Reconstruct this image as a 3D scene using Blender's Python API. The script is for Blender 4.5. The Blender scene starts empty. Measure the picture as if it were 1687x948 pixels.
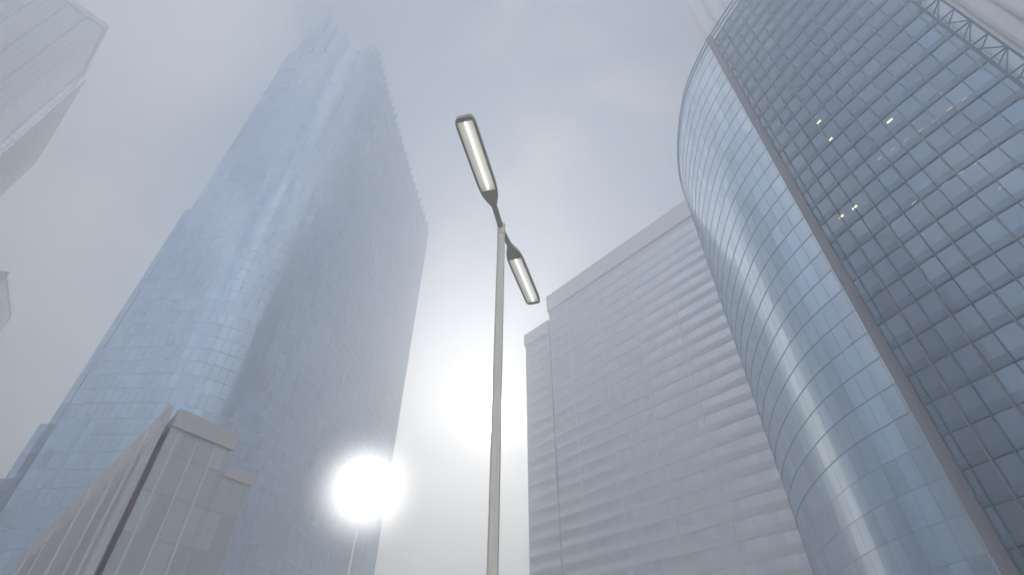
import bpy, bmesh, math, random
from mathutils import Vector, Matrix
random.seed(7)
S = bpy.context.scene
COL = S.collection
R = math.radians

# ------------------------------------------------------------------ camera
CAM = Vector((0, 0, 1.6))
F = 843.0                                   # focal length in photo pixels (1687 wide)
ZC = Vector((5.0, 978.0, F)).normalized()   # zenith in (right, up, forward)
FW = Vector((0, 0, 1))
YC = (FW - FW.dot(ZC) * ZC).normalized()
XC = Vector((YC.y * ZC.z - YC.z * ZC.y, YC.z * ZC.x - YC.x * ZC.z, YC.x * ZC.y - YC.y * ZC.x))
if XC.x < 0: XC = -XC

def ray(px, py):
    v = Vector((px - 843.5, 474.0 - py, F))
    return Vector((v.dot(XC), v.dot(YC), v.dot(ZC))).normalized()
def P(px, py, h):
    """plan point of the sight line at height h"""
    d = ray(px, py); t = (h - CAM.z) / d.z
    return Vector((d.x * t, d.y * t))
def on_line(px, py, a, b):
    """sight line against the upright plane through plan points a and b: plan point and height"""
    d = ray(px, py); e = b - a
    den = d.x * e.y - d.y * e.x
    t = (a.x * e.y - a.y * e.x) / den
    return Vector((d.x * t, d.y * t)), CAM.z + d.z * t

cam_d = bpy.data.cameras.new('camera'); cam = bpy.data.objects.new('camera', cam_d); COL.objects.link(cam)
right = Vector((XC.x, YC.x, ZC.x)); up = Vector((XC.y, YC.y, ZC.y)); fwd = Vector((XC.z, YC.z, ZC.z))
cam.matrix_world = Matrix(((right.x, up.x, -fwd.x, CAM.x), (right.y, up.y, -fwd.y, CAM.y), (right.z, up.z, -fwd.z, CAM.z), (0, 0, 0, 1)))
cam_d.sensor_width = 36; cam_d.lens = 36 * F / 1687; cam_d.clip_end = 8000; cam_d.clip_start = .05
S.camera = cam

SUN = ray(811, 682)
SUN_EL = math.asin(SUN.z); SUN_AZ = math.atan2(SUN.x, SUN.y)

# ------------------------------------------------------------------ objects
def tag(o, label=None, cat=None, group=None, kind=None):
    for k, v in (('label', label), ('category', cat), ('group', group), ('kind', kind)):
        if v: o[k] = v
    return o
def empty(name, p, z=0):
    o = bpy.data.objects.new(name, None); COL.objects.link(o); o.location = (p[0], p[1], z); o.empty_display_size = 2
    return o
class MB:
    def __init__(s): s.v = []; s.f = []; s.uv = []; s.mi = []
    def face(s, pts, uv=None, mi=0):
        b = len(s.v); s.v += [tuple(p) for p in pts]; s.f.append(list(range(b, b + len(pts))))
        s.uv.append(uv or [(p[0], p[1]) for p in pts]); s.mi.append(mi)
    def prism(s, pts, z0, z1, closed=True, tops=None, u0=0):
        """upright walls over plan points (counter-clockwise seen from above = normals outward)"""
        n = len(pts); u = u0
        for i in range(n if closed else n - 1):
            a, b = pts[i], pts[(i + 1) % n]; L = (Vector(b[:2]) - Vector(a[:2])).length
            s.face([(a[0], a[1], z0), (b[0], b[1], z0), (b[0], b[1], z1), (a[0], a[1], z1)],
                   [(u, z0), (u + L, z0), (u + L, z1), (u, z1)])
            u += L
        if closed:
            s.face([(p[0], p[1], z1) for p in pts], mi=0)
            s.face([(p[0], p[1], z0) for p in reversed(pts)], mi=0)
    def ribbon(s, path, z0, z1, out, thick):
        """solid band along an open path: from `out` in front of it to `out - thick` behind it; front is on the right hand side of the path"""
        nr = normals(path)
        A = [p + n * out for p, n in zip(path, nr)]; B = [p + n * (out - thick) for p, n in zip(path, nr)]
        u = 0
        for i in range(len(path) - 1):
            L = (path[i + 1] - path[i]).length
            a, b, c, d = A[i], A[i + 1], B[i + 1], B[i]
            s.face([(a.x, a.y, z0), (b.x, b.y, z0), (b.x, b.y, z1), (a.x, a.y, z1)], [(u, z0), (u + L, z0), (u + L, z1), (u, z1)])
            s.face([(c.x, c.y, z0), (d.x, d.y, z0), (d.x, d.y, z1), (c.x, c.y, z1)], [(u + L, z0), (u, z0), (u, z1), (u + L, z1)])
            s.face([(a.x, a.y, z1), (b.x, b.y, z1), (c.x, c.y, z1), (d.x, d.y, z1)])
            s.face([(d.x, d.y, z0), (c.x, c.y, z0), (b.x, b.y, z0), (a.x, a.y, z0)])
            u += L
        for k, fl in ((0, 0), (-1, 1)):
            a, d = A[k], B[k]; q = [(a.x, a.y, z0), (a.x, a.y, z1), (d.x, d.y, z1), (d.x, d.y, z0)]
            s.face(q if not fl else q[::-1])
    def bar(s, a, b, w, t=None, n=4):
        """straight bar between two 3D points"""
        a = Vector(a); b = Vector(b); d = (b - a).normalized(); t = t or w
        ref = Vector((0, 0, 1)) if abs(d.z) < .95 else Vector((1, 0, 0))
        x = d.cross(ref).normalized(); y = x.cross(d)
        ra = []; rb = []
        for k in range(n):
            an = 2 * math.pi * (k + .5) / n; o = x * math.cos(an) * w * .707 + y * math.sin(an) * t * .707
            ra.append(a + o); rb.append(b + o)
        for k in range(n):
            j = (k + 1) % n; s.face([ra[k], ra[j], rb[j], rb[k]])
        s.face(ra[::-1]); s.face(rb)
    def build(s, name, mats, parent=None, smooth=False, weld=False):
        me = bpy.data.meshes.new(name); off = parent.matrix_world.translation.copy() if False else (Vector(parent.location) if parent is not None and parent.parent is None else Vector((0, 0, 0)))
        if parent is not None and parent.parent is not None: off = Vector(parent.parent.location) + Vector(parent.location)
        me.from_pydata([(Vector(v) - off)[:] for v in s.v], [], s.f)
        uvl = me.uv_layers.new(name='UVMap'); i = 0
        for u in s.uv:
            for c in u: uvl.data[i].uv = c; i += 1
        for m in (mats if isinstance(mats, (list, tuple)) else [mats]): me.materials.append(m)
        for p, mi in zip(me.polygons, s.mi): p.material_index = mi
        if weld:
            bm = bmesh.new(); bm.from_mesh(me); bmesh.ops.remove_doubles(bm, verts=bm.verts, dist=1e-4)
            bmesh.ops.recalc_face_normals(bm, faces=bm.faces); bm.to_mesh(me); bm.free()
        if smooth:
            for p in me.polygons: p.use_smooth = True
            me.set_sharp_from_angle(angle=R(35))
        o = bpy.data.objects.new(name, me); COL.objects.link(o)
        if parent is not None: o.parent = parent
        return o
def normals(path):
    """unit plan normals, to the right of the walking direction"""
    out = []
    for i in range(len(path)):
        a = path[max(i - 1, 0)]; b = path[min(i + 1, len(path) - 1)]; d = (b - a).normalized()
        out.append(Vector((d.y, -d.x)))
    return out
def walk(p, headings, ds):
    """plan path from p: headings = [(s, azimuth in degrees)], steps of ds"""
    pts = [p.copy()]; s = 0; end = headings[-1][0]
    while s < end - 1e-6:
        step = min(ds, end - s); m = s + step / 2
        for (s0, h0), (s1, h1) in zip(headings, headings[1:]):
            if s0 <= m <= s1: h = h0 + (h1 - h0) * (m - s0) / (s1 - s0); break
        p = p + Vector((math.sin(R(h)), math.cos(R(h)))) * step; pts.append(p.copy()); s += step
    return pts

# ------------------------------------------------------------------ materials
class NT:
    def __init__(s, name):
        s.m = bpy.data.materials.new(name); s.m.use_nodes = True; s.t = s.m.node_tree; s.t.nodes.clear()
        s.out = s.t.nodes.new('ShaderNodeOutputMaterial')
    def n(s, kind, **kw):
        n = s.t.nodes.new('ShaderNode' + kind)
        for k, v in kw.items():
            if k.startswith('i_'):
                key = k[2:]; key = int(key) if key.isdigit() else key.replace('_', ' ')
                if hasattr(v, 'is_output') or isinstance(v, bpy.types.NodeSocket): s.t.links.new(v, n.inputs[key])
                else: n.inputs[key].default_value = v
            else: setattr(n, k, v)
        return n
    def math(s, op, a, b=None, c=None):
        n = s.t.nodes.new('ShaderNodeMath'); n.operation = op
        for i, v in enumerate((a, b, c)):
            if v is None: continue
            if isinstance(v, bpy.types.NodeSocket): s.t.links.new(v, n.inputs[i])
            else: n.inputs[i].default_value = v
        return n.outputs[0]
    def mix(s, f, a, b):
        n = s.t.nodes.new('ShaderNodeMix'); n.data_type = 'RGBA'
        for i, v in ((0, f), (6, a), (7, b)):
            if isinstance(v, bpy.types.NodeSocket): s.t.links.new(v, n.inputs[i])
            else: n.inputs[i].default_value = v if i == 0 else (*v, 1)[:4]
        return n.outputs[2]

def plain(name, col, rough=.6, metal=0, var=.12, scale=.6, bump=0):
    k = NT(name); tc = k.n('TexCoord')
    nz = k.n('TexNoise', i_Vector=tc.outputs['Object'], i_Scale=scale, i_Detail=6.0)
    f = k.math('MULTIPLY_ADD', nz.outputs[0], 2 * var, 1 - var)
    c = k.n('VectorMath', operation='SCALE'); c.inputs[0].default_value = col; k.t.links.new(f, c.inputs['Scale'])
    p = k.n('BsdfPrincipled', i_Roughness=rough, i_Metallic=metal)
    k.t.links.new(c.outputs[0], p.inputs['Base Color'])
    if bump:
        b = k.n('Bump', i_Strength=bump, i_Height=nz.outputs[0]); k.t.links.new(b.outputs[0], p.inputs['Normal'])
    k.t.links.new(p.outputs[0], k.out.inputs[0]); return k.m

def glass(name, inner, tint, w, h, ior=2.4, wob=.006, frame=(.12, .13, .15), fw=.05, fh=.08, vary=.5, rough=.02, span=0, span_col=(.1, .1, .1), ripple=.0, big_var=1.2):
    """coated curtain-wall glazing: dark room behind, tinted mirror in front, panes each set a hair out of true"""
    k = NT(name); tc = k.n('TexCoord'); sp = k.n('SeparateXYZ', i_0=tc.outputs['UV'])
    u = k.math('DIVIDE', sp.outputs[0], w); v = k.math('DIVIDE', sp.outputs[1], h)
    cu = k.math('FLOOR', u); cv = k.math('FLOOR', v)
    cell = k.n('CombineXYZ', i_0=cu, i_1=cv)
    wn = k.n('TexWhiteNoise', noise_dimensions='3D', i_Vector=cell.outputs[0])
    big = k.n('TexNoise', i_Vector=cell.outputs[0], i_Scale=.13, i_Detail=2.0)
    # interior tone per pane
    tone = k.math('MULTIPLY_ADD', wn.outputs[0], vary, 1 - vary / 2)
    tone = k.math('MULTIPLY', tone, k.math('MULTIPLY_ADD', big.outputs[0], big_var, 1 - big_var / 2))
    ic = k.n('VectorMath', operation='SCALE'); ic.inputs[0].default_value = inner; k.t.links.new(tone, ic.inputs['Scale'])
    # pane normal
    nv = k.n('VectorMath', operation='SUBTRACT', i_0=wn.outputs[1]); nv.inputs[1].default_value = (.5, .5, .5)
    ns = k.n('VectorMath', operation='SCALE', i_0=nv.outputs[0]); ns.inputs['Scale'].default_value = wob * 2
    geo = k.n('NewGeometry'); na = k.n('VectorMath', operation='ADD', i_0=geo.outputs['Normal'], i_1=ns.outputs[0])
    last = na.outputs[0]
    if ripple:
        rn = k.n('TexNoise', i_Vector=tc.outputs['UV'], i_Scale=.35, i_Detail=1.0)
        rv = k.n('VectorMath', operation='SUBTRACT', i_0=rn.outputs[1]); rv.inputs[1].default_value = (.5, .5, .5)
        rs = k.n('VectorMath', operation='SCALE', i_0=rv.outputs[0]); rs.inputs['Scale'].default_value = ripple
        last = k.n('VectorMath', operation='ADD', i_0=last, i_1=rs.outputs[0]).outputs[0]
    nn = k.n('VectorMath', operation='NORMALIZE', i_0=last).outputs[0]
    fr = k.n('Fresnel', i_IOR=ior); k.t.links.new(nn, fr.inputs['Normal'])
    tv = k.math('MULTIPLY_ADD', k.n('SeparateXYZ', i_0=wn.outputs[1]).outputs[2], .16, .92)
    tcol = k.n('VectorMath', operation='SCALE'); tcol.inputs[0].default_value = tint; k.t.links.new(tv, tcol.inputs['Scale'])
    gl = k.n('BsdfGlossy', i_Color=tcol.outputs[0], i_Roughness=rough, i_Normal=nn)
    df = k.n('BsdfDiffuse', i_Color=ic.outputs[0])
    g = k.n('MixShader', i_0=fr.outputs[0], i_1=df.outputs[0], i_2=gl.outputs[0])
    # thin frames between panes
    fu = k.math('FRACT', u); fv = k.math('FRACT', v)
    def line(f, width):
        return k.math('GREATER_THAN', k.math('ABSOLUTE', k.math('SUBTRACT', f, .5)), .5 - width / 2)
    lf = k.math('MAXIMUM', line(fu, fw / w), line(fv, fh / h))
    fb = k.n('BsdfPrincipled', i_Base_Color=(*frame, 1), i_Roughness=.45, i_Metallic=.3)
    o = k.n('MixShader', i_0=lf, i_1=g.outputs[0], i_2=fb.outputs[0])
    if span:
        spm = k.math('MULTIPLY', k.math('LESS_THAN', fv, span), .35)
        sb = k.n('BsdfPrincipled', i_Base_Color=(*span_col, 1), i_Roughness=.3)
        o = k.n('MixShader', i_0=spm, i_1=o.outputs[0], i_2=sb.outputs[0])
    k.t.links.new(o.outputs[0], k.out.inputs[0]); return k.m

def thin_glass(name, col, refl=.12):
    k = NT(name)
    tr = k.n('BsdfTransparent', i_Color=(*col, 1)); gl = k.n('BsdfGlossy', i_Color=(.9, .95, 1, 1), i_Roughness=.03)
    lw = k.n('LayerWeight', i_Blend=.5)
    fc = k.math('MULTIPLY_ADD', k.math('POWER', lw.outputs['Facing'], 4.0), .6, .04)
    m = k.n('MixShader', i_0=fc, i_1=tr.outputs[0], i_2=gl.outputs[0])
    k.t.links.new(m.outputs[0], k.out.inputs[0]); return k.m
def lamp_mat(name, col, e):
    k = NT(name); em = k.n('Emission', i_Color=(*col, 1), i_Strength=e); k.t.links.new(em.outputs[0], k.out.inputs[0]); return k.m

M = {}
M['alu'] = plain('painted_aluminium', (.30, .31, .34), .4, .5)
M['alu_dark'] = plain('dark_aluminium', (.14, .17, .215), .4, .4)
M['alu_pale_blue'] = plain('pale_blue_aluminium', (.34, .42, .50), .35, .3)
M['fin'] = plain('pale_fin_cladding', (.50, .56, .63), .4, .1, .05, .05)
M['alu_mid'] = plain('mid_aluminium', (.27, .26, .29), .4, .4)
M['alu_blue'] = plain('blue_grey_aluminium', (.16, .21, .28), .35, .4)
M['stone'] = plain('pale_stone', (.66, .64, .64), .7, 0, .06, .08)
M['grey_stone'] = plain('grey_stone', (.34, .33, .33), .7, 0, .06, .08)
M['white_stone'] = plain('white_stone', (.83, .78, .77), .7, 0, .04, .08)
M['brown_stone'] = plain('pink_brown_stone', (.58, .53, .51), .6, 0, .10, .1)
M['roofing'] = plain('grey_roofing', (.16, .16, .17), .85)
M['lit'] = lamp_mat('lit_office_lamp', (1.0, .86, .50), 1.0)
M['lit_dim'] = lamp_mat('dim_office_lamp', (1.0, .93, .75), .3)

# ------------------------------------------------------------------ right tower (curved glass prow)
HR = 100.0
A = P(1165, 65, HR)
side = walk(A, [(0, -15), (6, -9), (12, 4), (20, 10), (30, 19), (42, 34), (47, 80), (60, 110)], .5)
def end_at(p, h0, h1, L, az):
    n = 400; pts = [p.copy()]
    for i in range(n):
        h = h0 + (h1 - h0) * (i / n); p = p + Vector((math.sin(R(h)), math.cos(R(h)))) * L / n; pts.append(p.copy())
        if math.degrees(math.atan2(p.x, p.y)) > az: break
    return pts
az_w = lambda x, y: math.degrees(math.atan2(ray(x, y).x, ray(x, y).y))
front_full = end_at(A, 162, 138, 40, az_w(1640, 62))
front = [p for p in front_full if math.degrees(math.atan2(p.x, p.y)) <= az_w(1600, 80)]
E = front[-1]
# resample front to ~ .5 m
def resample(path, ds):
    out = [path[0]]; acc = 0
    L = [0]
    for a, b in zip(path, path[1:]): L.append(L[-1] + (b - a).length)
    n = max(1, round(L[-1] / ds)); j = 0
    for k in range(1, n + 1):
        t = L[-1] * k / n
        while j < len(L) - 2 and L[j + 1] < t: j += 1
        f = (t - L[j]) / max(1e-9, L[j + 1] - L[j]); out.append(path[j].lerp(path[j + 1], f))
    return out
front = resample(front, .5)
wing = resample([p for p in front_full if math.degrees(math.atan2(p.x, p.y)) > az_w(1600, 80)], .5)
# plan runs: E (right end) <- front - A - side -> back.  Outside of `side` is on its LEFT, so walk it backwards.
side_r = side[::-1]                 # from back to the arris; outside on the left?  normals() gives the right-hand side
side_f = side_r + []                # walking towards the camera: right-hand side points to -x (outside)
front_f = front                     # walking from arris to the right/near end: right-hand side points to the camera
tower = empty('curved_glass_tower', A)
tag(tower, 'dark blue curved glass tower with a sharp prow edge and open rail crown', 'skyscraper')
gl_side = glass('curved_blue_glazing', (.05, .07, .10), (.85, .94, 1.0), 1.75, 2.95, ior=60, wob=.0007, frame=(.30, .39, .48), fw=.05, fh=.05, vary=.4, rough=.17)
gl_front = glass('dark_blue_glazing', (.045, .065, .10), (.72, .83, .95), 1.75, 2.95, ior=4.2, wob=.006, frame=(.05, .06, .08), fw=.10, fh=.16, vary=1.4, rough=.02, span=.30, span_col=(.13, .16, .21))
SOLID = HR - 2.6
m = MB(); m.prism(side_f, 0, SOLID, closed=False); ob = m.build('curved_glass_wall', gl_side, tower, weld=True, smooth=True)
m = MB(); m.prism(front_f, 0, SOLID, closed=False); m.build('front_glass_wall', gl_front, tower, weld=True, smooth=True)
back = [side[-1], E * 1.55, E * 1.02 + Vector((0, 0)), E]
m = MB(); m.prism(back[::-1], 0, SOLID, closed=False); m.build('back_wall', M['alu_dark'], tower)
m = MB(); m.face([(p.x, p.y, SOLID) for p in side_r + front[1:] + back[::-1][1:-1]]); m.build('roof', M['roofing'], tower)
FL = 2.95
nfl = int(SOLID / FL)
def at(path, s):
    acc = 0
    for a, b in zip(path, path[1:]):
        L = (b - a).length
        if acc + L >= s: return a.lerp(b, (s - acc) / L), (b - a).normalized()
        acc += L
    return path[-1], (path[-1] - path[-2]).normalized()
plen = lambda path: sum((b - a).length for a, b in zip(path, path[1:]))
side_vis = [p for p in side if (p - A).length < 47]
# front: vertical mullions and floor transoms
Lf = plen(front)
MOD = 1.75
k = 1
while k * MOD < Lf:
    p, d = at(front, k * MOD); n = Vector((d.y, -d.x)); w = .07 if k % 2 else .13
    m = MB(); m.ribbon([p - d * w / 2, p + d * w / 2], 0, SOLID + (.0), .16 if k % 2 else .22, .2 if k % 2 else .26)
    m.build('mullion', M['alu_mid'] if k % 2 == 0 else M['alu_blue'], tower); k += 1
for i in range(8, nfl + 1):
    m = MB(); m.ribbon(front, i * FL - .10, i * FL + .10, .06, .1); m.build('transom', M['alu_dark'], tower)
# curved side: fine rings and mullions
for i in range(8, nfl + 1):
    m = MB(); m.ribbon(side_vis[::-1], i * FL - .04, i * FL + .04, .04, .06); m.build('transom', M['alu_pale_blue'], tower)
# prow edge strip
p1, _ = at(front, 1.15)
fr_short = resample([p for p in front if (p - A).length < 1.2], .4)
m = MB(); m.ribbon([A + Vector((-.12, .05))] + fr_short[1:], 0, HR, .22, .4); m.build('prow_strip', plain('mauve_grey_cladding', (.27, .25, .27), .45, .3, .06), tower)
# open crown above the roof: two rails, posts, glass
crown_path = resample(side_vis[::-1], .8) + resample(front, .8)[1:]
gscreen = thin_glass('screen_glass', (.90, .95, .98))
for z, hgt in ((HR - .1, .2), (HR - 1.3, .12)):
    m = MB(); m.ribbon(crown_path, z, z + hgt, .1, .2); m.build('crown_rail', M['alu_pale_blue'], tower)
m = MB(); m.ribbon(crown_path, SOLID + .02, HR - .16, 0, .03); m.build('crown_glass', gscreen, tower)
Lc = plen(crown_path); k = 0
while k * 1.6 < Lc:
    p, d = at(crown_path, k * 1.6); m = MB(); m.ribbon([p - d * .05, p + d * .05], SOLID, HR - .1, -.05, .14)
    m.build('crown_post', M['alu_pale_blue'], tower); k += 1
# braced glass wing beyond the right end
m = MB(); m.ribbon([E] + wing, 0, HR, 0, .04); m.build('wing_glass', gscreen, tower)
W0, W1 = E, wing[-1]; dW = (W1 - W0).normalized(); nW = Vector((-dW.y, dW.x))
m = MB(); m.ribbon([W1 - dW * .12, W1 + dW * .06], 0, HR, .12, .3); m.build('wing_edge', M['alu_dark'], tower)
m = MB(); m.ribbon([W0 + dW * .02, W0 + dW * .3], 0, HR, .12, .5); m.build('wing_edge', M['alu_dark'], tower)
q = W0 + nW * 2.2
for i in range(9, int(HR / FL)):
    z = i * FL; m = MB()
    m.bar((*W0, z), (*W1, z), .12); m.bar((*W1, z), (*q, z + .4), .10)
    m.bar((*W1, z), (*(W0 + nW * .3), z + FL), .11) if i % 2 else m.bar((*W0, z), (*W1, z + FL), .11)
    m.build('wing_brace', M['alu_dark'], tower)
# a few lamps burning behind the glass
def lit(px, py, path, mat, w=.62, h=.26):
    best = None
    for a, b in zip(path, path[1:]):
        p, z = on_line(px, py, a, b)
        e = b - a; t = (p - a).dot(e) / e.length_squared
        if -.01 <= t <= 1.01 and p.y > 0: best = (p, z, e.normalized()); break
    if not best: return
    p, z, d = best
    m = MB(); m.ribbon([p - d * w / 2, p + d * w / 2], z - h / 2, z + h / 2, .03, .025); m.build('lit_window', mat, tower)
for x, y in ((1349, 201), (1368, 230), (1466, 199), (1386, 357), (1408, 342), (1231, 8)): lit(x, y, front, M['lit'])
for x, y in ((1589, 163), (1564, 180), (1541, 198), (1517, 214), (1493, 230), (1471, 246), (1449, 261), (1610, 267), (1583, 284), (1557, 302), (1532, 318), (1216, 21), (1506, 334), (1650, 308)):
    lit(x, y, front, M['lit_dim'], .5, .12)

# ------------------------------------------------------------------ banded slab behind it
HM = 112.0
M1 = P(1136, 327, HM); M2 = P(903, 490, HM)
dm = (M2 - M1).normalized(); nm = Vector((-dm.y, dm.x)); nm = -nm if nm.y < 0 else nm   # into the slab
slab = empty('banded_office_slab', M2)
tag(slab, 'pale banded office slab fading into the glare, left of the curved glass tower', 'office tower')
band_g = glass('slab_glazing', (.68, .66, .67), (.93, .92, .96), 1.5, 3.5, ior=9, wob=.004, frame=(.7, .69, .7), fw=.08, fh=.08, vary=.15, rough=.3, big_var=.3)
D = 34
M1b, M2b = M1 + nm * D, M2 + nm * D
m = MB(); m.prism([M2, M1, M1b, M2b], 0, HM - 1.2); m.build('glazed_body', band_g, slab)
FM = 3.5; i = 0
z = 20
while z < HM - 7:
    m = MB(); m.ribbon([M2, M1], z, z + 1.5, .08, .1)
    m.build('floor_band', M['white_stone'], slab); z += FM
m = MB(); m.prism([M2 - nm * .6 + dm * .3, M1 - nm * .6 - dm * .3, M1b, M2b + dm * .3], HM - 6.5, HM); m.build('parapet', M['white_stone'], slab)
Lm = (M2 - M1).length
for k in range(0, int(Lm / 12) + 1):
    p = M1 + dm * min(k * 12 + .4, Lm - .3)
    m = MB(); m.ribbon([p + dm * .3, p - dm * .3], 0, HM - 6.5, .12, .15); m.build('rib', M['white_stone'], slab)
M3, h3 = on_line(866, 556, M1, M2)
w0 = M2 + dm * .4
m = MB(); m.prism([M3, w0, w0 + nm * 24, M3 + nm * 24], 0, h3); wg = m.build('lower_wing', band_g, slab)
z = 20
while z < h3 - 4:
    m = MB(); m.ribbon([M3, w0], z, z + 1.5, .08, .1); m.build('floor_band', M['white_stone'], slab); z += FM
m = MB(); m.prism([M3 - nm * .5 + dm * .3, w0 - nm * .5, w0 + nm * 24, M3 + nm * 24 + dm * .3], h3 - 4, h3 + .6); m.build('parapet', M['white_stone'], slab)
for x, y in ((1057, 448), (1142, 601), (1164, 678)):
    p, z = on_line(x, y, M1, M2); m = MB(); m.ribbon([p + dm * .2, p - dm * .2], z - .12, z + .12, .7, .06); m.build('lit_window', M['lit_dim'], slab)

# ------------------------------------------------------------------ tall mirror tower on the left
HL = 220.0
LA = P(478, 85, HL); LB = P(621, 78, HL); LC = P(707, 380, HL)
mt = empty('mirror_glass_tower', LB)
tag(mt, 'tall blue mirror glass tower with a jagged stepped crown, left of the street lamp', 'skyscraper')
gl_m = glass('mirror_glazing', (.12, .17, .25), (.72, .83, .95), 1.8, 3.6, ior=4.6, wob=.006, frame=(.24, .32, .43), fw=.10, fh=.16, vary=.5, rough=.04, ripple=.006)
# rounded corner from front to side
def round_corner(a, b, c, r, rc, n=18):
    d0 = (a - b).normalized(); d1 = (c - b).normalized(); p0 = b + d0 * r; p1 = b + d1 * rc; out = []
    for i in range(n + 1):
        t = i / n; out.append(p0 * (1 - t) ** 2 + b * 2 * t * (1 - t) + p1 * t * t)
    return out
BODY = HL - 3
plan = [LA] + round_corner(LA, LB, LC, 20, 45) + [LC]
backs = [LC + Vector((-60, 30)), LA + Vector((-25, 70))]
m = MB(); m.prism(plan + backs, 0, BODY); m.build('glass_body', gl_m, mt, weld=True, smooth=True)
# crown: upright glass blades of different heights along the roof edge; they make the jagged outline
def on_path(px, py, path):
    d = ray(px, py)
    for a, b in zip(path, path[1:]):
        ca = d.x * a.y - d.y * a.x; cb = d.x * b.y - d.y * b.x
        if (ca <= 0) != (cb <= 0):
            p = a.lerp(b, ca / (ca - cb)); return p, CAM.z + d.z * p.length / math.hypot(d.x, d.y)
    a, b = (path[0], path[1]) if abs(d.x * path[0].y - d.y * path[0].x) < abs(d.x * path[-1].y - d.y * path[-1].x) else (path[-2], path[-1])
    return on_line(px, py, a, b)
def blade(x0, y0, x1, y1, depth=1.6, level=False):
    (a, ha), (b, hb) = on_path(x0, y0, plan), on_path(x1, y1, plan)
    e = (b - a).normalized(); n = Vector((-e.y, e.x)); n = n if n.dot(LA + LC - LB * 2) > 0 else -n
    a, b = a - n * .03, b - n * .03
    if level: hb = ha - .4
    a2, b2 = a + n * depth, b + n * depth; lo = BODY - 1.5; m = MB()
    for (p, hp), (q, hq) in (((a, ha), (b, hb)), ((b, hb), (b2, hb)), ((b2, hb), (a2, ha)), ((a2, ha), (a, ha))):
        L = (q - p).length
        m.face([(p.x, p.y, lo), (q.x, q.y, lo), (q.x, q.y, hq), (p.x, p.y, hp)], [(0, lo), (L, lo), (L, hq), (0, hp)])
    m.face([(a.x, a.y, ha), (b.x, b.y, hb), (b2.x, b2.y, hb), (a2.x, a2.y, ha)])
    m.build('crown_blade', gl_m, mt)
for q in ((478, 85, 489, 83), (489, 80, 507, 52), (507, 51, 517, 50), (517, 49, 530, 31), (530, 32, 535, 30), (535, 29, 544, 17), (544, 18, 546, 24), (546, 35, 550, 38), (549, 40, 555, 42),
          (554, 51, 560, 53), (560, 53, 571, 49), (571, 50, 576, 66), (577, 76, 588, 79), (589, 82, 606, 79), (607, 74, 621, 74)):
    blade(*q)
NTOOTH = 24
edge = lambda t: (621 + 86 * (.72 * t + .28 * t * t) ** .93, 76 + 304 * t)
for k_ in range(NTOOTH):
    t0_, t1_ = k_ / NTOOTH, (k_ + 1) / NTOOTH
    (x0, y0), (x1, y1) = edge(t0_), edge(t1_)
    blade(x0, y0 + 1, x1, y1 + 1, 1.6)
    if k_ == 0: continue
    p, hp = on_path(x0 - 1, y0 - 1, plan); p2, _ = on_path(x1, y1, plan); e = (p2 - p).normalized()
    nq = Vector((e.y, -e.x)); nq = nq if nq.x > 0 else -nq; top = hp + random.uniform(-.3, .8); o_ = random.uniform(1.0, 1.7); bot = hp - 30
    m = MB(); a0, b0 = p - e * .55, p + e * .55; i0, i1 = a0 - nq * .5, b0 - nq * .5; o0, o1 = a0 + nq * o_, b0 + nq * o_; l0, l1 = a0 + nq * .02, b0 + nq * .02
    V3 = lambda v, z: (v.x, v.y, z)
    m.face([V3(l0, bot), V3(l1, bot), V3(o1, top), V3(o0, top)], [(0, bot), (1.1, bot), (1.1, top), (0, top)])
    m.face([V3(i0, bot), V3(l0, bot), V3(o0, top), V3(i0, top)], [(0, bot), (.5, bot), (1.5, top), (0, top)])
    m.face([V3(l1, bot), V3(i1, bot), V3(i1, top), V3(o1, top)], [(0, bot), (.5, bot), (.5, top), (0, top)])
    m.face([V3(i1, bot), V3(i0, bot), V3(i0, top), V3(i1, top)]); m.face([V3(o0, top), V3(o1, top), V3(i1, top), V3(i0, top)]); m.face([V3(l1, bot), V3(l0, bot), V3(i0, bot), V3(i1, bot)])
    m.build('fin', gl_m, mt)
# lower tiers standing slightly proud at the left corner
dA = (LA - LB).normalized(); nA = Vector((dA.y, -dA.x)); nA = -nA if nA.y > 0 else nA
for x, y, o in ((311, 345, 1.6), (86, 699, 3.4), (24, 789, 5.0)):
    _, z = on_line(x, y, LA, LB)
    a = LA + dA * o; m = MB(); m.prism([a, LA - dA * .3, LA - dA * .3 + Vector((0, 40)), a + Vector((0, 40))], 0, z); m.build('lower_tier', gl_m, mt)

# ------------------------------------------------------------------ low building bottom left
HB = 23.0
B0 = P(280, 668, HB); B1 = P(390, 716, HB); B2 = P(35, 920, HB)
bb = empty('corner_block', B0)
tag(bb, 'low brown-grey corner block with a notched roof edge at the bottom left', 'office building')
gl_b = glass('grey_glazing', (.48, .47, .47), (.9, .92, .92), 1.4, 3.2, ior=2.4, wob=.006, frame=(.50, .49, .48), fw=.10, fh=.25, vary=.25, rough=.3, big_var=.3)
dB = (B1 - B0).normalized(); dBl = (B2 - B0).normalized()
Bk = B1 + (B2 - B0) * .8
g0 = B0 + dB * .9
zi = P
m = MB(); m.prism([g0, B1, B1 + dBl * 40, g0 + dBl * 40], 0, HB - .3); m.build('front_wing', gl_b, bb)
m = MB(); m.prism([B2, B0, B0 + dB * .45, B2 + dB * .45][0:2] + [B0 + dB * .4, B2 + dB * .4], 0, HB); m.build('side_wall', M['brown_stone'], bb)
m = MB(); m.prism([B0 + dBl * 2, g0 + dBl * 2, g0 + dBl * 60, B0 + dBl * 60], 0, HB - 3); m.build('recess', M['brown_stone'], bb)
nB = Vector((dBl.y, -dBl.x)); nB = nB if nB.dot(dB) < 0 else -nB
LBl = (B2 - B0).length
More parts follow.
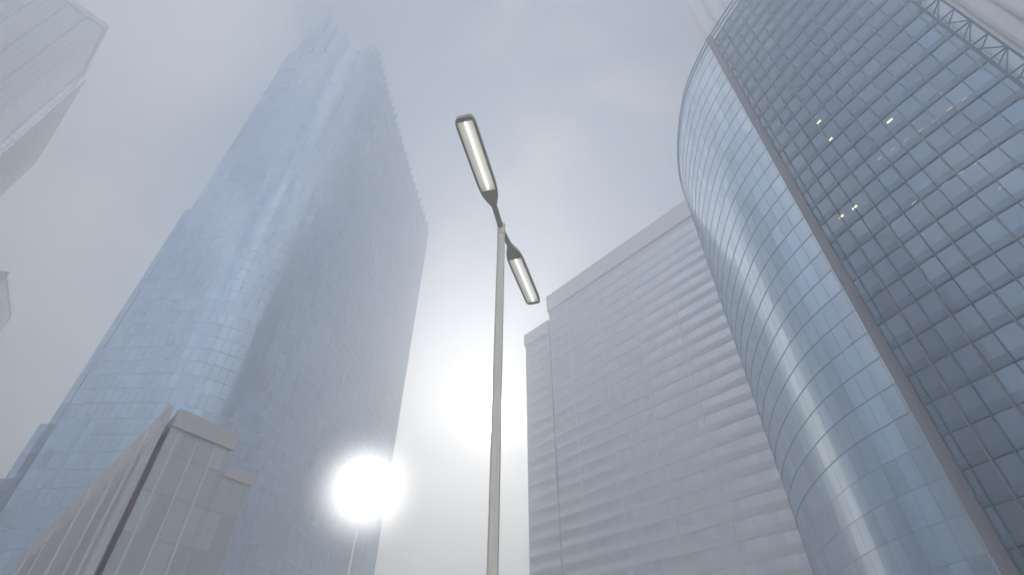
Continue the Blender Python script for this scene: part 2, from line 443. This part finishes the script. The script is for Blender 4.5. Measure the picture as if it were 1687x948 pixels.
for s in (.06, .16, .34, .6, .85):
    p = B0 + dBl * LBl * s; m = MB(); m.ribbon([p + dBl * .35, p - dBl * .35] if False else [p + dBl * .3, p - dBl * .3], 0, HB - .6, .16, .2); m.build('pilaster', M['stone'], bb)
for s in (.15, .45, .75):
    p = g0.lerp(B1, s); m = MB(); m.ribbon([p - dB * .07, p + dB * .07], 0, HB - 2, .12, .15); m.build('mullion', M['stone'], bb)
m = MB(); m.ribbon([g0, B1 + dB * .2], HB - 1.6, HB, .25, .6); m.build('parapet', M['brown_stone'], bb)
W0_, hw = on_line(418, 786, B0, B1)
m = MB(); m.prism([B1 + dB * .02 - Vector((0, 0)), W0_, W0_ + dBl * 20, B1 + dB * .02 + dBl * 20], 0, hw); m.build('lower_wing', gl_b, bb)
m = MB(); m.ribbon([B1 + dB * .25, W0_ + dB * .1], hw - .9, hw + .1, .15, .3); m.build('parapet', M['brown_stone'], bb)

# ------------------------------------------------------------------ top left building
HT = 225.0
T0 = P(178, 42, HT); T1 = P(118, -2, HT); T2 = P(139, 122, HT); T3 = P(60, 266, HT)
tb = empty('ribbed_office_block', T0)
tag(tb, 'grey ribbed office block cut off by the top left corner of the view', 'office tower')
gl_t = glass('ribbed_glazing', (.17, .17, .18), (.9, .91, .93), 1.6, 3.4, ior=2.6, wob=.006, frame=(.34, .33, .34), fw=.22, fh=.35, vary=.3, rough=.2, big_var=.3)
d1 = (T1 - T0).normalized(); d2 = (T3 - T0).normalized()
T1x = T0 + d1 * 90; T3x = T3
c3 = T1x + d2 * (T3 - T0).length
m = MB(); m.prism([T1x, T0, T2, T2 + d1 * 60, T1x + (T2 - T0)][::-1][::-1], 0, HT - .5)
m.build('tall_part', gl_t, tb)
hT2 = HT - 7
a = on_line(141, 130, T0, T3)
nT = Vector((d2.y, -d2.x)); nT = -nT if nT.dot(T0) > 0 else nT
q0 = T2 + d2 * .02 + nT * .0; q1 = P(60, 266, hT2)
m = MB(); m.prism([P(141, 130, hT2), q1, q1 + d1 * 55, P(141, 130, hT2) + d1 * 55][::-1], 0, hT2); m.build('lower_part', gl_t, tb)
m = MB(); m.ribbon([T1x, T0 ], HT - 3.2, HT, .5, .9); m.build('parapet', M['grey_stone'], tb)
m = MB(); m.ribbon([T0, T2], HT - 3.2, HT, .5, .9); m.build('parapet', M['grey_stone'], tb)
for k in range(1, 14):
    p = T0 + d1 * (k * 6.5); m = MB(); m.ribbon([p + d1 * .25, p - d1 * .25], 0, HT - 3.5, .5, .5); m.build('rib', M['grey_stone'], tb)
Lt = (q1 - P(141, 130, hT2)).length; t0 = P(141, 130, hT2); dt = (q1 - t0).normalized()
z = 30
while z < hT2:
    m = MB(); m.ribbon([t0, q1], z, z + .8, .3, .35); m.build('floor_band', M['grey_stone'], tb); z += 3.4
for x, y in ((98, 146), (106, 151), (55, 175)):
    p, z = on_line(x, y, t0 - dt * 30, q1)
    p, z = on_line(x, y, T0, T1x) if (T0 - p).dot(d1) < 0 else (p, z)
    m = MB(); m.ribbon([p - dt * .35, p + dt * .35], z - .3, z + .3, .6, .1); m.build('lit_window', M['lit'], tb)

# sliver at the left margin
HS = 150.0
S0 = P(17, 449, HS); S1 = P(23, 516, HS)
sb = empty('blue_glass_block', S0)
tag(sb, 'small bluish glass block just showing at the left margin', 'office tower')
gl_s = glass('blue_block_glazing', (.06, .08, .11), (.8, .9, 1), 2.2, 3.5, ior=1.8, wob=.01, frame=(.12, .15, .2))
Sx = S0 + Vector((-50, -12)); Sy = S1 + Vector((-50, 40))
m = MB(); m.prism([Sx, S0, S1, Sy], 0, HS - .6); m.build('glass_body', gl_s, sb)
m = MB(); m.prism([Sx, S0 + Vector((.3, -.2)), S1 + Vector((.3, .2)), Sy], HS - 2.5, HS); m.build('parapet', M['alu_blue'], sb)

# ------------------------------------------------------------------ pale tower behind, top right
HP = 226.0
K0 = P(1127, 0, HP - 6); K1 = Vector((175, 20))
pt = empty('pale_stone_tower', K0)
tag(pt, 'pale grey stone tower rising behind the curved glass tower at the top right', 'skyscraper')
gl_p = glass('pale_tower_glazing', (.40, .39, .39), (.9, .9, .92), 1.6, 3.5, ior=2.0, wob=.004, frame=(.46, .45, .45), fw=.7, fh=1.2, vary=.2, rough=.3, big_var=.2)
dk = (K1 - K0).normalized(); nk = Vector((-dk.y, dk.x))
m = MB(); m.prism([K0, K1, K1 + nk * 45, K0 + nk * 45], 0, HP); m.build('stone_body', gl_p, pt)
Lk = (K1 - K0).length
for k in range(0, int(Lk / 5) + 1):
    p = K0 + dk * (k * 5 + .5); m = MB(); m.ribbon([p - dk * .45, p + dk * .45], 0, HP - 2, .55, .5); m.build('rib', M['grey_stone'], pt)
m = MB(); m.ribbon([K0 - dk * .6, K1], HP - 1.8, HP + .6, .8, 1.2); m.build('parapet', M['grey_stone'], pt)

# ------------------------------------------------------------------ second sun glare: added glowing ball on a made-up support
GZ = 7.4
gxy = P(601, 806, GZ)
gl_ = empty('sun_glare_standin', gxy)
tag(gl_, 'added round white glow standing in for a second sun glare low in the haze, left of the street lamp', 'glare stand-in')
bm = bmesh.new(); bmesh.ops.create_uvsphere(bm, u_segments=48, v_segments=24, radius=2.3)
me = bpy.data.meshes.new('glare_ball'); bm.to_mesh(me); bm.free()
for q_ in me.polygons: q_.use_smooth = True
k = NT('added_glare_glow'); em = k.n('VolumePrincipled'); em.inputs['Density'].default_value = 0  # emission fades outward to imitate the soft edge of sun glare
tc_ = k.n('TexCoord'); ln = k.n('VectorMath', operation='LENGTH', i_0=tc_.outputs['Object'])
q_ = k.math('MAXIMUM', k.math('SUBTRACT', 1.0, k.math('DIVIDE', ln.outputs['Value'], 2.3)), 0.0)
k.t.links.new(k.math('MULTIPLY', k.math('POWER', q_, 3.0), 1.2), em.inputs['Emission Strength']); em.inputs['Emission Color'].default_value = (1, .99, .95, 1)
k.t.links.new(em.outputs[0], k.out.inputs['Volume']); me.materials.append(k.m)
ob = bpy.data.objects.new('glare_ball', me); COL.objects.link(ob); ob.parent = gl_; ob.location = (0, 0, GZ)
m = MB(); m.bar((gxy.x, gxy.y, 0), (gxy.x, gxy.y, GZ - .5), .045, n=10); m.build('added_mast', plain('added_mast_white', (.8, .8, .78), .4, 0, .03), gl_, smooth=True)  # support added only to carry the glare ball
m = MB()
for a_ in (0, 120, 240): m.bar((gxy.x, gxy.y, .9), (gxy.x + math.cos(R(a_)) * 1.1, gxy.y + math.sin(R(a_)) * 1.1, .03), .05)
m.build('added_tripod', M['alu'], gl_)

# ------------------------------------------------------------------ street lamp
LP = P(826, 374, 9.0)
lamp = empty('street_lamp', LP)
tag(lamp, 'double-headed street lamp on a slim fluted pole in the middle of the view', 'street lamp')
M['pole'] = plain('galvanised_pole', (.76, .70, .60), .35, .25, .06, 3)
M['head'] = plain('grey_lamp_housing', (.46, .43, .37), .5, .1, .05, 2)
m = MB(); N = 32; zs = (0, 9.06)
rr = lambda k: .068 + (.004 if k % 4 < 2 else -.002)
for (z0, z1) in ((0.0, 9.02),):
    pts = [(LP.x + rr(k) * math.cos(2 * math.pi * k / N), LP.y + rr(k) * math.sin(2 * math.pi * k / N)) for k in range(N)]
    m.prism([Vector(p) for p in pts], z0, z1)
m.build('pole', M['pole'], lamp)
m = MB(); m.prism([Vector((LP.x + .13 * math.cos(2 * math.pi * k / 24), LP.y + .13 * math.sin(2 * math.pi * k / 24))) for k in range(24)], 0, .9); m.build('pole_base', M['head'], lamp)
m = MB(); m.prism([Vector((LP.x + .078 * math.cos(2 * math.pi * k / 24), LP.y + .078 * math.sin(2 * math.pi * k / 24))) for k in range(24)], 8.78, 9.06); m.build('pole_cap', M['pole'], lamp)
e1 = P(763, 192, 9.0) - LP; e2 = P(880, 501, 9.0) - LP
for e in (e1, e2):
    L = e.length; d = e.normalized(); s_ = Vector((-d.y, d.x)); zb = 9.0
    pt3 = lambda s, t, z: (LP.x + d.x * s + s_.x * t, LP.y + d.y * s + s_.y * t, z)
    m = MB(); m.bar(pt3(.04, 0, 8.95), pt3(.62, 0, 9.03), .075, n=12); m.build('arm', M['head'], lamp, smooth=True)
    # housing: outline lofted over height
    W = .172; NA = []
    prof = [(.52, .045), (.60, .075), (.70, .115), (.80, .145), (.92, .163), (1.1, W), (L - .18, W), (L - .10, W * .97), (L - .04, W * .86), (L, W * .62)]
    outline = [(s, t) for s, t in prof] + [(s, -t) for s, t in reversed(prof)]
    cx = (L + .75) / 2
    rings = []
    for z, f in ((9.00, .93), (8.985, .985), (9.02, 1.0), (9.07, .97), (9.12, .80), (9.145, .5)):
        rings.append([(cx + (s - cx) * (1 - (1 - f) * .35), t * f, z) for s, t in outline])
    m = MB(); n_ = len(outline)
    rings = [rings[0]] + rings[1:]
    for r0, r1 in zip(rings[1:], rings[2:]):
        for k in range(n_):
            j = (k + 1) % n_; m.face([pt3(*r0[k]), pt3(*r0[j]), pt3(*r1[j]), pt3(*r1[k])])
    m.face([pt3(*p) for p in rings[-1]])
    # underside: rim with an opening for the trough
    o0, o1, ow = .93, L - .085, .130
    inner = []
    for (s, t, z) in rings[1]:
        inner.append((min(max(s, o0), o1), max(-ow, min(ow, t)), 8.985))
    for k in range(n_):
        j = (k + 1) % n_; m.face([pt3(*rings[1][k]), pt3(*rings[1][j]), pt3(*inner[j]), pt3(*inner[k])])
    h = m.build('lamp_housing', M['head'], lamp, weld=True, smooth=True)
    # curved white reflector trough, tube and clear cover
    m = MB(); nn_ = 12
    for i in range(nn_):
        t0_, t1_ = -ow + 2 * ow * i / nn_, -ow + 2 * ow * (i + 1) / nn_
        z0_, z1_ = (8.987 + .075 * (1 - (t / ow) ** 2) for t in (t0_, t1_))
        m.face([pt3(o0, t0_, z0_), pt3(o0, t1_, z1_), pt3(o1, t1_, z1_), pt3(o1, t0_, z0_)])
    for so in (o0, o1):
        m.face([pt3(so, -ow + 2 * ow * i / nn_, 8.987 + .075 * (1 - ((-ow + 2 * ow * i / nn_) / ow) ** 2)) for i in range(nn_ + 1)])
    M.setdefault('reflector', plain('white_reflector', (.8, .8, .78), .3, .0, .02))
    M.setdefault('tube', lamp_mat('lit_tube', (1, .98, .93), 1.5))
    m.build('reflector', M['reflector'], lamp, weld=True, smooth=True)
    m = MB(); m.bar(pt3(o0 + .02, 0, 9.015), pt3(o1 - .02, 0, 9.015), .026, n=12); m.build('tube', M['tube'], lamp, smooth=True)
    M.setdefault('cover', thin_glass('clear_cover', (.93, .93, .92)))
    m = MB(); m.face([pt3(o0, -ow, 8.982), pt3(o1, -ow, 8.982), pt3(o1, ow, 8.982), pt3(o0, ow, 8.982)])
    m.face([pt3(o0, ow, 8.986), pt3(o1, ow, 8.986), pt3(o1, -ow, 8.986), pt3(o0, -ow, 8.986)]); m.build('cover', M['cover'], lamp)

# ------------------------------------------------------------------ ground
G = 1400
m = MB(); m.face([(-G, -G, 0), (G, -G, 0), (G, G, 0), (-G, G, 0)])
o = m.build('ground', plain('paving', (.48, .47, .45), .85, 0, .2, .5, .1)); tag(o, kind='structure')

# ------------------------------------------------------------------ haze
HZ = dict(density=.0050, g=.72)
m = MB(); b = G + 20; zt = 276
m.prism([Vector((-b, -b)), Vector((b, -b)), Vector((b, b)), Vector((-b, b))], -1, zt)
k = NT('haze_air'); v = k.n('VolumePrincipled'); v.inputs['Color'].default_value = (.985, .975, .96, 1); v.inputs['Density'].default_value = HZ['density']; v.inputs['Anisotropy'].default_value = HZ['g']
k.t.links.new(v.outputs[0], k.out.inputs['Volume'])
hz = m.build('haze', k.m, weld=True); tag(hz, kind='stuff')

# ------------------------------------------------------------------ sky and sun
w = bpy.data.worlds.new('World'); S.world = w; w.use_nodes = True; t = w.node_tree; t.nodes.clear()
class WN(NT):
    def __init__(s, tree): s.t = tree; s.out = tree.nodes.new('ShaderNodeOutputWorld')
k = WN(t)
sky = k.n('TexSky', sky_type='NISHITA', sun_disc=False, sun_elevation=SUN_EL, sun_rotation=SUN_AZ, air_density=1.0, dust_density=.2, ozone_density=1.2)
tc = k.n('TexCoord'); sp = k.n('SeparateXYZ', i_0=tc.outputs['Generated'])
zz = k.math('ADD', k.math('MAXIMUM', sp.outputs[2], 0.0), .12)
pl = k.n('CombineXYZ', i_0=k.math('DIVIDE', sp.outputs[0], zz), i_1=k.math('DIVIDE', sp.outputs[1], zz))
n1 = k.n('TexNoise', i_Vector=pl.outputs[0], i_Scale=2.1, i_Detail=7.0, i_Roughness=.55, i_Distortion=.3)
n2 = k.n('TexNoise', i_Vector=pl.outputs[0], i_Scale=.45, i_Detail=3.0)
s_ = k.math('ADD', k.math('MULTIPLY', n1.outputs[0], .75), k.math('MULTIPLY', n2.outputs[0], .25))
mr = k.n('MapRange', i_Value=s_); mr.inputs[1].default_value = .43; mr.inputs[2].default_value = .58; mr.inputs[3].default_value = .15; mr.inputs[4].default_value = 1
mr.interpolation_type = 'SMOOTHSTEP'
dt_ = k.n('VectorMath', operation='DOT_PRODUCT', i_0=tc.outputs['Generated']); dt_.inputs[1].default_value = SUN
ang = k.math('ARCCOSINE', k.math('MINIMUM', dt_.outputs['Value'], .99999))       # radians from the sun
aur = k.math('EXPONENT', k.math('MULTIPLY', ang, -1 / R(9)))
aur2 = k.math('EXPONENT', k.math('MULTIPLY', ang, -1 / R(40)))
gs_ = k.math('DIVIDE', ang, R(1.9)); disc_v = k.math('ADD', k.math('MULTIPLY', k.math('EXPONENT', k.math('MULTIPLY', k.math('MULTIPLY', gs_, gs_), -1.0)), 1000.0), k.math('MULTIPLY', k.math('EXPONENT', k.math('MULTIPLY', ang, -1 / R(4.0))), 40.0))
SKY_STR = .075; BACK = 5.2      # added fill: whole sky behind the camera brightened, most near the horizon
cb = k.math('ADD', k.math('ADD', 3.7, k.math('MULTIPLY', aur2, .1)), k.math('MULTIPLY', aur, .5))
cb = k.math('MULTIPLY', cb, k.math('MULTIPLY_ADD', mr.outputs[0], .45, .80))
cc = k.n('VectorMath', operation='SCALE'); cc.inputs[0].default_value = (.90, .945, 1.02); k.t.links.new(cb, cc.inputs['Scale'])
mixc = k.mix(mr.outputs[0], (0, 0, 0), (1, 1, 1)); mx = mixc.node
k.t.links.new(sky.outputs[0], mx.inputs[6]); k.t.links.new(cc.outputs[0], mx.inputs[7])
dv = k.n('VectorMath', operation='SCALE'); dv.inputs[0].default_value = (1, .98, .94); k.t.links.new(disc_v, dv.inputs['Scale'])
ad = k.n('VectorMath', operation='ADD', i_0=mx.outputs[2], i_1=dv.outputs[0])
bk = k.n('MapRange', i_Value=sp.outputs[1]); bk.inputs[1].default_value = .3; bk.inputs[2].default_value = -.9; bk.inputs[3].default_value = 1; bk.inputs[4].default_value = BACK; bk.interpolation_type = 'SMOOTHSTEP'
bs = k.n('VectorMath', operation='SCALE', i_0=ad.outputs[0]); k.t.links.new(k.math('MULTIPLY_ADD', k.math('SUBTRACT', bk.outputs[0], 1.0), k.math('SUBTRACT', 1.5, k.math('MULTIPLY', k.math('MAXIMUM', sp.outputs[2], 0.0), 1.25)), 1.0), bs.inputs['Scale'])
bg = k.n('Background', i_Strength=SKY_STR, i_Color=bs.outputs[0]); k.t.links.new(bg.outputs[0], k.out.inputs[0])

sl = bpy.data.lights.new('sun', 'SUN'); sl.energy = .5; sl.angle = R(.5); sl.color = (1, .95, .87)
so = bpy.data.objects.new('sun', sl); COL.objects.link(so); so.rotation_euler = (-SUN).to_track_quat('-Z', 'Y').to_euler()

S.view_settings.view_transform = 'Standard'; S.view_settings.look = 'None'; S.view_settings.gamma = 1; S.view_settings.use_curve_mapping = False
S.view_settings.exposure = .90
S.cycles.max_bounces = 10; S.cycles.diffuse_bounces = 4; S.cycles.glossy_bounces = 4; S.cycles.volume_bounces = 5; S.cycles.use_denoising = True
S.cycles.sample_clamp_indirect = 4
